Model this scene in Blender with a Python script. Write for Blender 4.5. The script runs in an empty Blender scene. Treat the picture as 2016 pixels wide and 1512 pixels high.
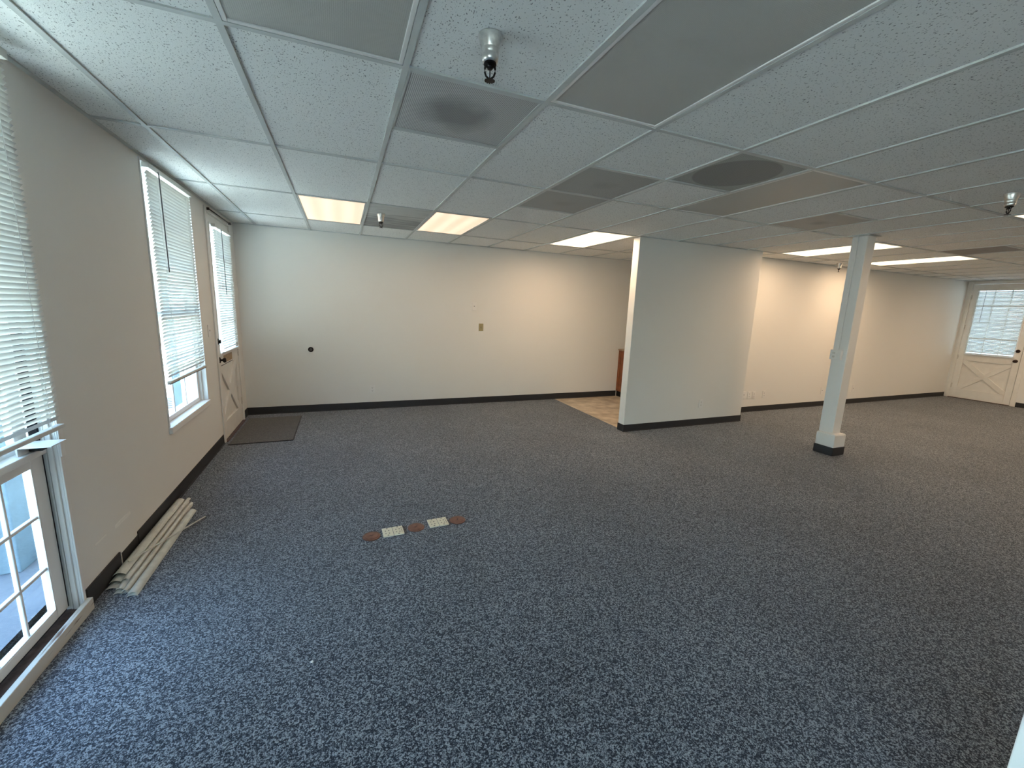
import bpy, bmesh, math, random
from mathutils import Matrix, Vector
random.seed(7)
D = bpy.data
C = bpy.context.scene.collection
PI = math.pi

# ------------------------------------------------------------------ camera, world, exposure, daylight
CAM_F, YAW, PIT, ROL, EYE = 816.19, .3911, -.1804, .0378, 1.524
def cam_axes():
    cy, sy = math.cos(YAW), math.sin(YAW)
    f = Vector((sy*math.cos(PIT), cy*math.cos(PIT), math.sin(PIT)))
    r = Vector((cy, -sy, 0)); u = r.cross(f)
    c, s = math.cos(ROL), math.sin(ROL)
    return c*r + s*u, -s*r + c*u, f
cr, cu, cf = cam_axes()
cd = D.cameras.new('camera'); cam = D.objects.new('camera', cd); C.objects.link(cam)
M3 = Matrix((cr, cu, -cf)).transposed()
cam.matrix_world = Matrix.Translation((0, 0, EYE)) @ M3.to_4x4()
cd.sensor_width = 36; cd.sensor_fit = 'HORIZONTAL'; cd.lens = CAM_F/2016*36; cd.clip_start = .02
sc = bpy.context.scene
sc.camera = cam
sc.view_settings.view_transform = 'Standard'; sc.view_settings.look = 'None'
sc.view_settings.gamma = 1; sc.view_settings.use_curve_mapping = False
sc.view_settings.exposure = 0.27
SKY = 2.6
w = D.worlds.new('sky'); sc.world = w; w.use_nodes = True
nt = w.node_tree; bg = nt.nodes['Background']
sky = nt.nodes.new('ShaderNodeTexSky'); sky.sky_type = 'NISHITA'; sky.sun_disc = False
sky.sun_elevation = math.radians(48); sky.sun_rotation = math.radians(100); sky.air_density = 1.0; sky.dust_density = 2.5
mxw = nt.nodes.new('ShaderNodeMix'); mxw.data_type = 'RGBA'; mxw.blend_type = 'MULTIPLY'; mxw.inputs[0].default_value = 1
nt.links.new(sky.outputs[0], mxw.inputs[6]); mxw.inputs[7].default_value = (.96, 1.05, 1.0, 1)
nt.links.new(mxw.outputs[2], bg.inputs[0]); bg.inputs[1].default_value = SKY
sun = D.lights.new('sun', 'SUN'); sun.energy = 200; sun.angle = math.radians(.6); sun.color = (.97, 1, .93)
so = D.objects.new('sun', sun); C.objects.link(so)
so.rotation_euler = Vector((.707*math.cos(math.radians(50)), .707*math.cos(math.radians(50)), math.sin(math.radians(50)))).to_track_quat('Z', 'Y').to_euler()
LAMP_W = 17.0          # watts of each lit ceiling lamp's tubes
LAMP_COL = (1.0, .68, .42)

# ------------------------------------------------------------------ room numbers (metres)
XL, XR, YB, YN, CZ = -1.202, 12.10, 6.251, -3.0, 2.423
YP, YPB, XP0, XP1 = 4.25, 4.369, 3.339, 5.44      # free standing partition
YR = 4.658                                        # back wall of the right-hand bay
GX, GT = -1.5624, .608                            # ceiling grid
GY0, GD = 1.836, 1.21
def gx(i): return GX + GT*i
def gy(j): return GY0 + GD*j

FRONT = []

# ------------------------------------------------------------------ materials
def new_mat(name):
    m = D.materials.new(name); m.use_nodes = True
    return m, m.node_tree, m.node_tree.nodes['Principled BSDF']
def mat(name, col, rough=.5, metal=0, bump=0, bscale=200, var=0, vscale=3, spec=None, transl=0):
    m, t, p = new_mat(name)
    p.inputs['Base Color'].default_value = (*col, 1); p.inputs['Roughness'].default_value = rough
    p.inputs['Metallic'].default_value = metal
    if spec is not None: p.inputs['Specular IOR Level'].default_value = spec
    tc = t.nodes.new('ShaderNodeTexCoord')
    if bump:
        n = t.nodes.new('ShaderNodeTexNoise'); n.inputs['Scale'].default_value = bscale; n.inputs['Detail'].default_value = 3
        t.links.new(tc.outputs['Object'], n.inputs['Vector'])
        b = t.nodes.new('ShaderNodeBump'); b.inputs['Strength'].default_value = bump; b.inputs['Distance'].default_value = .002
        t.links.new(n.outputs['Fac'], b.inputs['Height']); t.links.new(b.outputs[0], p.inputs['Normal'])
    if var:
        n = t.nodes.new('ShaderNodeTexNoise'); n.inputs['Scale'].default_value = vscale; n.inputs['Detail'].default_value = 6
        t.links.new(tc.outputs['Object'], n.inputs['Vector'])
        r = t.nodes.new('ShaderNodeValToRGB')
        r.color_ramp.elements[0].position = .35; r.color_ramp.elements[1].position = .65
        r.color_ramp.elements[0].color = (*[c*(1-var) for c in col], 1); r.color_ramp.elements[1].color = (*[min(1, c*(1+var)) for c in col], 1)
        t.links.new(n.outputs['Fac'], r.inputs[0]); t.links.new(r.outputs[0], p.inputs['Base Color'])
    if transl:
        tr = t.nodes.new('ShaderNodeBsdfTranslucent'); tr.inputs[0].default_value = (*col, 1)
        mx = t.nodes.new('ShaderNodeMixShader'); mx.inputs[0].default_value = transl
        t.links.new(p.outputs[0], mx.inputs[1]); t.links.new(tr.outputs[0], mx.inputs[2])
        t.links.new(mx.outputs[0], t.nodes['Material Output'].inputs[0])
    return m

WALL = mat('wall_paint', (.78, .77, .73), .62, bump=.25, bscale=130)
WHITE = mat('white_trim_paint', (.80, .79, .76), .42, bump=.08, bscale=60)
DOORP = mat('door_paint', (.78, .765, .72), .45, bump=.15, bscale=40, var=.03, vscale=9)
RUBBER = mat('dark_rubber', (.022, .023, .026), .55, bump=.2, bscale=300)
BLACK = mat('black_metal', (.018, .017, .017), .38, .6)
DKBROWN = mat('dark_bronze', (.03, .016, .014), .35, .5)
ALU = mat('satin_aluminium', (.74, .73, .70), .30, 1, bump=.1, bscale=120, var=.12, vscale=60)
BARP = mat('grid_bar_paint', (.56, .585, .565), .5, bump=.05, bscale=60, var=.06, vscale=4)
PLATE = mat('white_plastic', (.80, .79, .76), .35)
SLOT = mat('outlet_slot', (.10, .10, .10), .6)
BEIGE = mat('beige_plastic', (.34, .29, .15), .4)
HINGE = mat('painted_hinge', (.62, .60, .55), .45, var=.25, vscale=90)
SLAT = mat('blind_slat_white', (.72, .72, .68), .42, transl=.06)
VANE = mat('vinyl_vane', (.66, .65, .58), .5, bump=.3, bscale=90, var=.10, vscale=20, transl=.06)
BRONZE = mat('bronze_cover', (.17, .085, .062), .42, .35, bump=.4, bscale=150, var=.18, vscale=50)
CREAM = mat('cream_cover', (.78, .73, .56), .4)
ROTWOOD = mat('weathered_sill_wood', (.085, .055, .048), .7, bump=.6, bscale=60, var=.4, vscale=30)
OAK = mat('stained_oak', (.20, .062, .020), .42, bump=.2, bscale=40, var=.25, vscale=12)
COUNTER = mat('laminate_counter', (.30, .22, .15), .35, var=.3, vscale=60)
TAN = mat('tan_card', (.40, .29, .17), .6, var=.2, vscale=40)
GAPSHADE = mat('dark_gap_shade', (.02, .022, .028), .8)
EXTGROUND = mat('outdoor_concrete', (.24, .25, .25), .85, bump=.5, bscale=20, var=.12, vscale=2)
EXTWALL = mat('outdoor_siding', (.40, .42, .43), .7, var=.06, vscale=3)
EXTPOST = mat('outdoor_blue_grey_post', (.10, .15, .19), .7, var=.15, vscale=8)
EXTPAVE = mat('outdoor_paving', (.085, .10, .125), .85, bump=.4, bscale=15, var=.1, vscale=3)
EXTWHITE = mat('outdoor_white_trim', (.8, .8, .8), .6)
BASEWHITE = mat('patch_paint', (.86, .85, .80), .55)

def wood_grain_threshold():
    m, t, p = new_mat('peeling_sill_paint')
    tc = t.nodes.new('ShaderNodeTexCoord'); n = t.nodes.new('ShaderNodeTexNoise'); n.inputs['Scale'].default_value = 9; n.inputs['Detail'].default_value = 5
    mp = t.nodes.new('ShaderNodeMapping'); mp.inputs['Scale'].default_value = (.35, 4, 4)
    t.links.new(tc.outputs['Object'], mp.inputs[0]); t.links.new(mp.outputs[0], n.inputs['Vector'])
    r = t.nodes.new('ShaderNodeValToRGB'); e = r.color_ramp.elements
    e[0].position = .34; e[0].color = (.13, .06, .03, 1); e[1].position = .40; e[1].color = (.60, .57, .50, 1)
    t.links.new(n.outputs['Fac'], r.inputs[0]); t.links.new(r.outputs[0], p.inputs['Base Color']); p.inputs['Roughness'].default_value = .6
    b = t.nodes.new('ShaderNodeBump'); b.inputs['Strength'].default_value = .5; b.inputs['Distance'].default_value = .003
    t.links.new(n.outputs['Fac'], b.inputs['Height']); t.links.new(b.outputs[0], p.inputs['Normal'])
    return m
PEEL = wood_grain_threshold()

def carpet_mat(name, dark, mid, light, scale=210):
    m, t, p = new_mat(name)
    tc = t.nodes.new('ShaderNodeTexCoord')
    n = t.nodes.new('ShaderNodeTexNoise'); n.inputs['Scale'].default_value = scale; n.inputs['Detail'].default_value = 2.5; n.inputs['Roughness'].default_value = .6
    v = t.nodes.new('ShaderNodeTexVoronoi'); v.inputs['Scale'].default_value = scale*.75
    n3 = t.nodes.new('ShaderNodeTexNoise'); n3.inputs['Scale'].default_value = 1.3; n3.inputs['Detail'].default_value = 4
    for q in (n, v, n3): t.links.new(tc.outputs['Object'], q.inputs['Vector'])
    sep = t.nodes.new('ShaderNodeSeparateColor'); t.links.new(v.outputs['Color'], sep.inputs[0])
    a = t.nodes.new('ShaderNodeMath'); a.operation = 'MULTIPLY_ADD'; a.inputs[1].default_value = .32; a.inputs[2].default_value = -.16
    t.links.new(sep.outputs[0], a.inputs[0])
    s = t.nodes.new('ShaderNodeMath'); s.operation = 'ADD'; t.links.new(n.outputs['Fac'], s.inputs[0]); t.links.new(a.outputs[0], s.inputs[1])
    r = t.nodes.new('ShaderNodeValToRGB'); e = r.color_ramp.elements
    e[0].position = .39; e[0].color = (*dark, 1); e[1].position = .66; e[1].color = (*light, 1)
    k = e.new(.50); k.color = (*mid, 1)
    t.links.new(s.outputs[0], r.inputs[0])
    # faint wear
    r3 = t.nodes.new('ShaderNodeMapRange'); r3.inputs[1].default_value = .3; r3.inputs[2].default_value = .7; r3.inputs[3].default_value = .88; r3.inputs[4].default_value = 1.12
    t.links.new(n3.outputs['Fac'], r3.inputs[0])
    mx = t.nodes.new('ShaderNodeVectorMath'); mx.operation = 'SCALE'
    t.links.new(r.outputs[0], mx.inputs[0]); t.links.new(r3.outputs[0], mx.inputs['Scale'])
    t.links.new(mx.outputs[0], p.inputs['Base Color'])
    p.inputs['Roughness'].default_value = .95; p.inputs['Specular IOR Level'].default_value = .15
    p.inputs['Sheen Weight'].default_value = .25; p.inputs['Sheen Roughness'].default_value = .5
    b = t.nodes.new('ShaderNodeBump'); b.inputs['Strength'].default_value = .9; b.inputs['Distance'].default_value = .004
    t.links.new(s.outputs[0], b.inputs['Height']); t.links.new(b.outputs[0], p.inputs['Normal'])
    return m
CARPET = carpet_mat('blue_grey_loop_carpet', (.007, .015, .029), (.064, .080, .103), (.345, .375, .41))
MATC = carpet_mat('mat_carpet', (.022, .022, .022), (.06, .057, .052), (.16, .15, .14), 240)

def tile_mat():
    m, t, p = new_mat('acoustic_tile')
    tc = t.nodes.new('ShaderNodeTexCoord')
    mp = t.nodes.new('ShaderNodeMapping'); mp.inputs['Scale'].default_value = (1.0, .62, 1)
    n0 = t.nodes.new('ShaderNodeTexNoise'); n0.inputs['Scale'].default_value = 14; n0.inputs['Detail'].default_value = 2
    t.links.new(tc.outputs['Object'], n0.inputs['Vector'])
    ad = t.nodes.new('ShaderNodeVectorMath'); ad.operation = 'SCALE'; ad.inputs['Scale'].default_value = .02
    t.links.new(n0.outputs['Color'], ad.inputs[0])
    a2 = t.nodes.new('ShaderNodeVectorMath'); a2.operation = 'ADD'
    t.links.new(tc.outputs['Object'], a2.inputs[0]); t.links.new(ad.outputs[0], a2.inputs[1]); t.links.new(a2.outputs[0], mp.inputs[0])
    n1 = t.nodes.new('ShaderNodeTexNoise'); n1.inputs['Scale'].default_value = 175; n1.inputs['Detail'].default_value = 1.5
    t.links.new(mp.outputs[0], n1.inputs['Vector'])
    r1 = t.nodes.new('ShaderNodeMapRange'); r1.inputs[1].default_value = .635; r1.inputs[2].default_value = .675
    t.links.new(n1.outputs['Fac'], r1.inputs[0])
    n2 = t.nodes.new('ShaderNodeTexNoise'); n2.inputs['Scale'].default_value = .9; n2.inputs['Detail'].default_value = 3
    t.links.new(tc.outputs['Object'], n2.inputs['Vector'])
    r2 = t.nodes.new('ShaderNodeValToRGB'); e = r2.color_ramp.elements
    e[0].position = .35; e[0].color = (.85, .87, .84, 1); e[1].position = .65; e[1].color = (.89, .895, .87, 1)
    t.links.new(n2.outputs['Fac'], r2.inputs[0])
    mx = t.nodes.new('ShaderNodeMix'); mx.data_type = 'RGBA'
    t.links.new(r1.outputs[0], mx.inputs[0]); t.links.new(r2.outputs[0], mx.inputs[6]); mx.inputs[7].default_value = (.30, .31, .30, 1)
    t.links.new(mx.outputs[2], p.inputs['Base Color']); p.inputs['Roughness'].default_value = .9
    n4 = t.nodes.new('ShaderNodeTexNoise'); n4.inputs['Scale'].default_value = 260; t.links.new(tc.outputs['Object'], n4.inputs['Vector'])
    s = t.nodes.new('ShaderNodeMath'); s.operation = 'MULTIPLY_ADD'; s.inputs[1].default_value = -2.2
    t.links.new(r1.outputs[0], s.inputs[0]); t.links.new(n4.outputs['Fac'], s.inputs[2])
    b = t.nodes.new('ShaderNodeBump'); b.inputs['Strength'].default_value = .45; b.inputs['Distance'].default_value = .0025
    t.links.new(s.outputs[0], b.inputs['Height']); t.links.new(b.outputs[0], p.inputs['Normal'])
    return m
TILE = tile_mat()

def stained_tile_mat():
    m, t, p = new_mat('dust_streaked_tile')
    tc = t.nodes.new('ShaderNodeTexCoord'); mp = t.nodes.new('ShaderNodeMapping'); mp.inputs['Scale'].default_value = (1.0, 6, 1)
    t.links.new(tc.outputs['Object'], mp.inputs[0])
    n = t.nodes.new('ShaderNodeTexNoise'); n.inputs['Scale'].default_value = 2.2; n.inputs['Detail'].default_value = 6
    t.links.new(mp.outputs[0], n.inputs['Vector'])
    sx = t.nodes.new('ShaderNodeSeparateXYZ'); t.links.new(tc.outputs['Object'], sx.inputs[0])
    g = t.nodes.new('ShaderNodeMapRange'); g.inputs[1].default_value = .35; g.inputs[2].default_value = .75; g.inputs[3].default_value = -.12; g.inputs[4].default_value = .16
    t.links.new(sx.outputs[1], g.inputs[0])
    s = t.nodes.new('ShaderNodeMath'); s.operation = 'ADD'; t.links.new(n.outputs['Fac'], s.inputs[0]); t.links.new(g.outputs[0], s.inputs[1])
    r = t.nodes.new('ShaderNodeValToRGB'); e = r.color_ramp.elements
    e[0].position = .40; e[0].color = (.56, .56, .53, 1); e[1].position = .68; e[1].color = (.28, .28, .27, 1)
    t.links.new(s.outputs[0], r.inputs[0]); t.links.new(r.outputs[0], p.inputs['Base Color']); p.inputs['Roughness'].default_value = .9
    return m
STAIN = stained_tile_mat()

def perforated(name, base, dust, radius, pitch=.0075, square=0, cx=.3, cy=.3):
    """steel face with a fine hole pattern; dust settled in a patch round (cx,cy)"""
    m, t, p = new_mat(name)
    tc = t.nodes.new('ShaderNodeTexCoord')
    v = t.nodes.new('ShaderNodeTexVoronoi'); v.inputs['Scale'].default_value = 1/pitch; v.inputs['Randomness'].default_value = 0; v.voronoi_dimensions = '2D'
    t.links.new(tc.outputs['Object'], v.inputs['Vector'])
    h = t.nodes.new('ShaderNodeMapRange'); h.inputs[1].default_value = .28; h.inputs[2].default_value = .34; h.inputs[3].default_value = 1; h.inputs[4].default_value = 0
    t.links.new(v.outputs['Distance'], h.inputs[0])
    sub = t.nodes.new('ShaderNodeVectorMath'); sub.operation = 'SUBTRACT'; sub.inputs[1].default_value = (cx, cy, 0)
    t.links.new(tc.outputs['Object'], sub.inputs[0])
    nz = t.nodes.new('ShaderNodeTexNoise'); nz.inputs['Scale'].default_value = 7; nz.inputs['Detail'].default_value = 5
    t.links.new(tc.outputs['Object'], nz.inputs['Vector'])
    ln = t.nodes.new('ShaderNodeVectorMath'); ln.operation = 'LENGTH'
    flat = t.nodes.new('ShaderNodeVectorMath'); flat.operation = 'MULTIPLY'; flat.inputs[1].default_value = (1, 1, 0)
    t.links.new(sub.outputs[0], flat.inputs[0]); t.links.new(flat.outputs[0], ln.inputs[0])
    ad = t.nodes.new('ShaderNodeMath'); ad.operation = 'MULTIPLY_ADD'; ad.inputs[1].default_value = square; 
    t.links.new(nz.outputs['Fac'], ad.inputs[0]); t.links.new(ln.outputs['Value'], ad.inputs[2])
    soft = .012 if square == 0 else .12
    mr = t.nodes.new('ShaderNodeMapRange'); mr.inputs[1].default_value = radius; mr.inputs[2].default_value = radius+soft; mr.inputs[3].default_value = 1; mr.inputs[4].default_value = 0
    t.links.new(ad.outputs[0], mr.inputs[0])
    c1 = t.nodes.new('ShaderNodeMix'); c1.data_type = 'RGBA'; c1.inputs[6].default_value = (*base, 1); c1.inputs[7].default_value = (*dust, 1)
    t.links.new(mr.outputs[0], c1.inputs[0])
    c2 = t.nodes.new('ShaderNodeMix'); c2.data_type = 'RGBA'; c2.inputs[7].default_value = (.14, .14, .14, 1)
    t.links.new(h.outputs[0], c2.inputs[0]); t.links.new(c1.outputs[2], c2.inputs[6])
    t.links.new(c2.outputs[2], p.inputs['Base Color']); p.inputs['Roughness'].default_value = .6
    return m

def vinyl_mat():
    m, t, p = new_mat('stone_look_vinyl')
    tc = t.nodes.new('ShaderNodeTexCoord'); n = t.nodes.new('ShaderNodeTexNoise'); n.inputs['Scale'].default_value = 6; n.inputs['Detail'].default_value = 7
    t.links.new(tc.outputs['Object'], n.inputs['Vector'])
    r = t.nodes.new('ShaderNodeValToRGB'); e = r.color_ramp.elements
    e[0].position = .35; e[0].color = (.36, .29, .21, 1); e[1].position = .65; e[1].color = (.62, .54, .42, 1)
    t.links.new(n.outputs['Fac'], r.inputs[0]); t.links.new(r.outputs[0], p.inputs['Base Color']); p.inputs['Roughness'].default_value = .4
    return m
VINYL = vinyl_mat()

def diffuser_mat(name, base, emit=None, strength=0):
    m, t, p = new_mat(name)
    p.inputs['Base Color'].default_value = (*base, 1); p.inputs['Roughness'].default_value = .45
    tc = t.nodes.new('ShaderNodeTexCoord')
    v = t.nodes.new('ShaderNodeTexVoronoi'); v.inputs['Scale'].default_value = 160; v.inputs['Randomness'].default_value = 0
    t.links.new(tc.outputs['Object'], v.inputs['Vector'])
    b = t.nodes.new('ShaderNodeBump'); b.inputs['Strength'].default_value = .35; b.inputs['Distance'].default_value = .002
    t.links.new(v.outputs['Distance'], b.inputs['Height']); t.links.new(b.outputs[0], p.inputs['Normal'])
    if emit:
        # three tubes glow through the prismatic sheet
        sx = t.nodes.new('ShaderNodeSeparateXYZ'); t.links.new(tc.outputs['Object'], sx.inputs[0])
        mm = t.nodes.new('ShaderNodeMath'); mm.operation = 'MULTIPLY'; mm.inputs[1].default_value = 2*PI/.19; t.links.new(sx.outputs[0], mm.inputs[0])
        si = t.nodes.new('ShaderNodeMath'); si.operation = 'SINE'; t.links.new(mm.outputs[0], si.inputs[0])
        mr = t.nodes.new('ShaderNodeMapRange'); mr.inputs[1].default_value = -1; mr.inputs[2].default_value = 1
        mr.inputs[3].default_value = strength*.86; mr.inputs[4].default_value = strength*1.1
        t.links.new(si.outputs[0], mr.inputs[0])
        p.inputs['Emission Color'].default_value = (*emit, 1); t.links.new(mr.outputs[0], p.inputs['Emission Strength'])
    return m
DIFF_OFF = diffuser_mat('diffuser_unlit', (.45, .45, .42))
DIFF_DIM = diffuser_mat('diffuser_peach', (.5, .45, .38), (1.0, .73, .52), .88)
DIFF_LIT = diffuser_mat('diffuser_bright', (.5, .45, .38), (1.0, .84, .62), 1.35)

def glass_mat():
    m, t, p = new_mat('window_glass')
    tr = t.nodes.new('ShaderNodeBsdfTransparent'); tr.inputs[0].default_value = (.93, .97, .97, 1)
    gl = t.nodes.new('ShaderNodeBsdfGlossy'); gl.inputs['Roughness'].default_value = .02
    lw = t.nodes.new('ShaderNodeLayerWeight'); lw.inputs[0].default_value = .5
    pw = t.nodes.new('ShaderNodeMath'); pw.operation = 'POWER'; pw.inputs[1].default_value = 5
    fr = t.nodes.new('ShaderNodeMath'); fr.operation = 'MULTIPLY_ADD'; fr.inputs[1].default_value = .7; fr.inputs[2].default_value = .03
    t.links.new(lw.outputs['Facing'], pw.inputs[0]); t.links.new(pw.outputs[0], fr.inputs[0])
    mx = t.nodes.new('ShaderNodeMixShader')
    t.links.new(fr.outputs[0], mx.inputs[0]); t.links.new(tr.outputs[0], mx.inputs[1]); t.links.new(gl.outputs[0], mx.inputs[2])
    t.links.new(mx.outputs[0], t.nodes['Material Output'].inputs[0])
    return m
GLASS = glass_mat()

# ------------------------------------------------------------------ helpers
def bx(bm, x0, x1, y0, y1, z0, z1, rot=None, about=None):
    vs = [bm.verts.new((x, y, z)) for x in (x0, x1) for y in (y0, y1) for z in (z0, z1)]
    for f in ((0, 1, 3, 2), (4, 6, 7, 5), (0, 4, 5, 1), (2, 3, 7, 6), (0, 2, 6, 4), (1, 5, 7, 3)):
        bm.faces.new([vs[i] for i in f])
    if rot is not None: bmesh.ops.rotate(bm, verts=vs, cent=about or ((x0+x1)/2, (y0+y1)/2, (z0+z1)/2), matrix=rot)
    return vs
def obj(name, bm, m, parent=None, bevel=0, smooth=False, loc=None, rot=None):
    bmesh.ops.recalc_face_normals(bm, faces=bm.faces)
    me = D.meshes.new(name); bm.to_mesh(me); bm.free(); me.materials.append(m)
    if smooth:
        for p in me.polygons: p.use_smooth = True
    o = D.objects.new(name, me); C.objects.link(o)
    if parent: o.parent = parent
    if loc: o.location = loc
    if rot: o.rotation_euler = rot
    if bevel:
        b = o.modifiers.new('bevel', 'BEVEL'); b.width = bevel; b.segments = 2; b.limit_method = 'ANGLE'
    return o
def boxes(name, lst, m, parent=None, bevel=0, **k):
    bm = bmesh.new()
    for b in lst: bx(bm, *b)
    return obj(name, bm, m, parent, bevel, **k)
def lathe(bm, prof, seg=32, cx=0, cy=0):
    rings = []
    for r, z in prof:
        if r < 1e-6: rings.append([bm.verts.new((cx, cy, z))])
        else: rings.append([bm.verts.new((cx+r*math.cos(2*PI*k/seg), cy+r*math.sin(2*PI*k/seg), z)) for k in range(seg)])
    for a, b in zip(rings, rings[1:]):
        for k in range(seg):
            q = [a[k % len(a)], a[(k+1) % len(a)], b[(k+1) % len(b)], b[k % len(b)]]
            q = [v for i, v in enumerate(q) if v not in q[:i]]
            if len(q) > 2: bm.faces.new(q)
    return [v for r in rings for v in r]
def tube(bm, pts, r, seg=8, caps=True):
    rings = []
    pts = [Vector(p) for p in pts]
    for i, p in enumerate(pts):
        d = (pts[min(i+1, len(pts)-1)]-pts[max(i-1, 0)]).normalized()
        a = d.cross(Vector((0, 0, 1)));
        if a.length < 1e-3: a = d.cross(Vector((1, 0, 0)))
        a.normalize(); b = d.cross(a)
        rings.append([bm.verts.new(p + r*(math.cos(2*PI*k/seg)*a+math.sin(2*PI*k/seg)*b)) for k in range(seg)])
    for a, b in zip(rings, rings[1:]):
        for k in range(seg): bm.faces.new((a[k], a[(k+1) % seg], b[(k+1) % seg], b[k]))
    if caps: bm.faces.new(rings[0]); bm.faces.new(rings[-1][::-1])
def tag(o, label, cat, group=None, kind=None):
    o['label'] = label; o['category'] = cat
    if group: o['group'] = group
    if kind: o['kind'] = kind
    return o
def thing(name, label, cat, loc=(0, 0, 0), rz=0, group=None, kind=None):
    o = D.objects.new(name, None); o.empty_display_size = .1; C.objects.link(o); o.location = loc; o.rotation_euler = (0, 0, rz)
    return tag(o, label, cat, group, kind)
def struct(o, label, cat):
    return tag(o, label, cat, kind='structure')
def poly_prism(bm, pts, y0, y1):
    """pts in local (x,z); extruded along y"""
    a = [bm.verts.new((x, y0, z)) for x, z in pts]; b = [bm.verts.new((x, y1, z)) for x, z in pts]
    bm.faces.new(a); bm.faces.new(b[::-1])
    for i in range(len(pts)): bm.faces.new((a[i], b[i], b[(i+1) % len(pts)], a[(i+1) % len(pts)]))

# ------------------------------------------------------------------ large structure
def wall_with_holes(axis, face, thick, a0, a1, z0, z1, holes):
    """box list for a wall; axis 'x' = wall plane x=face (runs along y); holes (a,b,z0,z1)"""
    out = []
    cur = a0
    for (h0, h1, hz0, hz1) in sorted(holes):
        out.append((cur, h0, z0, z1))
        if hz0 > z0: out.append((h0, h1, z0, hz0))
        if hz1 < z1: out.append((h0, h1, hz1, z1))
        cur = h1
    out.append((cur, a1, z0, z1))
    f0, f1 = sorted((face, face+thick))
    if axis == 'x': return [(f0, f1, a, b, c, d) for a, b, c, d in out]
    return [(a, b, f0, f1, c, d) for a, b, c, d in out]
ZT = 2.76
WT = .125
W1 = (1.36, 2.420, .0, 2.40)      # opening of the foreground window
W2 = (3.66, 4.63, .545, 2.40)
D1 = (5.075, 5.985, 0, 2.355)
WA = (-1.5, -.45, .25, 2.3); WB = (-2.75, -1.6, .3, 2.3)
D2 = (3.665, 4.585, 0, 2.375)
o = boxes('wall_left', wall_with_holes('x', XL, -WT, YN-.2, YB+.2, 0, ZT, [W1, W2, D1, WA, WB]), WALL); struct(o, 'off-white left wall pierced by two blinded windows and a door', 'wall')
for i, (y, z, ly, lz, a) in enumerate([(2.86, .25, .09, .022, .0), (2.62, .26, .055, .010, .15)]):
    boxes('paint_patch', [(XL, XL+.0008, y-ly, y+ly, z-lz/2, z+lz/2)], BASEWHITE, o)
o = boxes('wall_back', [(XL, 7.4, YB, YB+.2, 0, ZT)], WALL); struct(o, 'long off-white back wall behind the open floor', 'wall')
o = boxes('wall_partition', [(XP0, XP1, YP, YPB, 0, ZT)], WALL, bevel=.004); struct(o, 'free-standing white partition wall hiding the kitchenette', 'wall')
o = boxes('wall_back_right', [(XP1-.12, XP1, YPB, YR, 0, ZT), (XP1-.12, XR+.12, YR, YR+.12, 0, ZT), (7.3, 7.42, YR+.12, YB, 0, ZT)], WALL); struct(o, 'warm lit back wall of the right-hand bay behind the column', 'wall')
o = boxes('wall_right', wall_with_holes('x', XR, .12, YN-.2, YR, 0, ZT, [D2]), WALL); struct(o, 'far right wall holding the crossbuck door', 'wall')
o = boxes('wall_front', wall_with_holes('y', YN, -.2, XL, XR, 0, ZT, [(a, b, .3, 2.3) for a, b in FRONT]), WALL); struct(o, 'window wall behind the viewpoint', 'wall')
# wall end standing close on the right
o = boxes('wall_end_right', [(1.45, 1.59, -.10, .296, 0, ZT)], WALL, bevel=.003); struct(o, 'pale wall end rising at the lower right corner', 'wall')

o = boxes('floor', [(XL-.2, 3.383, YN, YB, -.1, 0), (3.383, XR+.1, YN, YP+.06, -.1, 0), (XP1-.06, XR+.1, YP+.06, YR+.06, -.1, 0)], CARPET); struct(o, 'dark blue-grey speckled loop carpet', 'floor')
o = boxes('floor_kitchen', [(3.383, XP1-.06, YP+.06, YB, -.1, .001), (XP1-.06, 7.35, YR+.06, YB, -.1, .001)], VINYL); struct(o, 'beige stone-look vinyl floor of the kitchenette', 'floor')

# ceiling: tiles laid on a bar grid, fixtures fill their own cells
nx = 23
taken = {}
def cells(i, j0, j1):       # mark part of a column as filled by a fixture (y from j0 to j1 in grid units)
    taken.setdefault(i, []).append((j0, j1))
TROFF = [  # column, row (near edge), lit kind
    (2, -1, 'off', 'unlit troffer with grey diffuser above the left window side, upper left of the ceiling'),
    (4, -1, 'off', 'large unlit grey troffer in the upper middle of the ceiling, right of the near sprinkler'),
    (7, 0, 'off', 'unlit brownish grey troffer beside the round-patched vent'),
    (2, 2, 'dim', 'glowing peach troffer nearest the left wall, left of the small sprinkler'),
    (4, 2, 'dim', 'glowing peach troffer right of the dust-streaked ceiling tile'),
    (7, 2, 'lit', 'bright troffer directly left of the partition wall top'),
    (12, 1, 'lit', 'bright troffer partly hidden behind the square column'),
    (15, 1, 'lit', 'bright troffer just right of the column, farthest from the windows'),
    (11, -1, 'lit', 'bright troffer cut by the right edge of the picture behind a sprinkler'),
    (8, 2, None, ''), (17, -1, 'lit', 'added unseen bright troffer out towards the far right wall'),  # lit troffer added out of view to warm the right-hand wall
    (20, 0, 'lit', 'added unseen bright troffer closest to the far right wall'),  # another lit panel added beyond the frame to brighten that wall
]
TROFF = [t for t in TROFF if t[2]]
for (i, j, k, lb) in TROFF: cells(i, j, j+1)
VENTS = [
    (3, 0, 'a', 'perforated return vent with a soft dark dust patch, nearest the viewer below the near sprinkler'),
    (5, .5, 'b', 'square perforated vent with even grey dust, nearer of the two set end to end'),
    (5, 1, 'b', 'square perforated vent with even grey dust, farther of the two set end to end'),
    (6, 0, 'c', 'square vent marked with a large round dark patch, beside the brownish unlit troffer'),
    (9, .5, 'd', 'smudged dusty vent above the left of the square column'),
    (14, .5, 'e', 'dark flat vent next to the bright troffer right of the column'),
]
for (i, j, k, lb) in VENTS: cells(i, j, j+.5)
cells(3, 2, 3)
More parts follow.
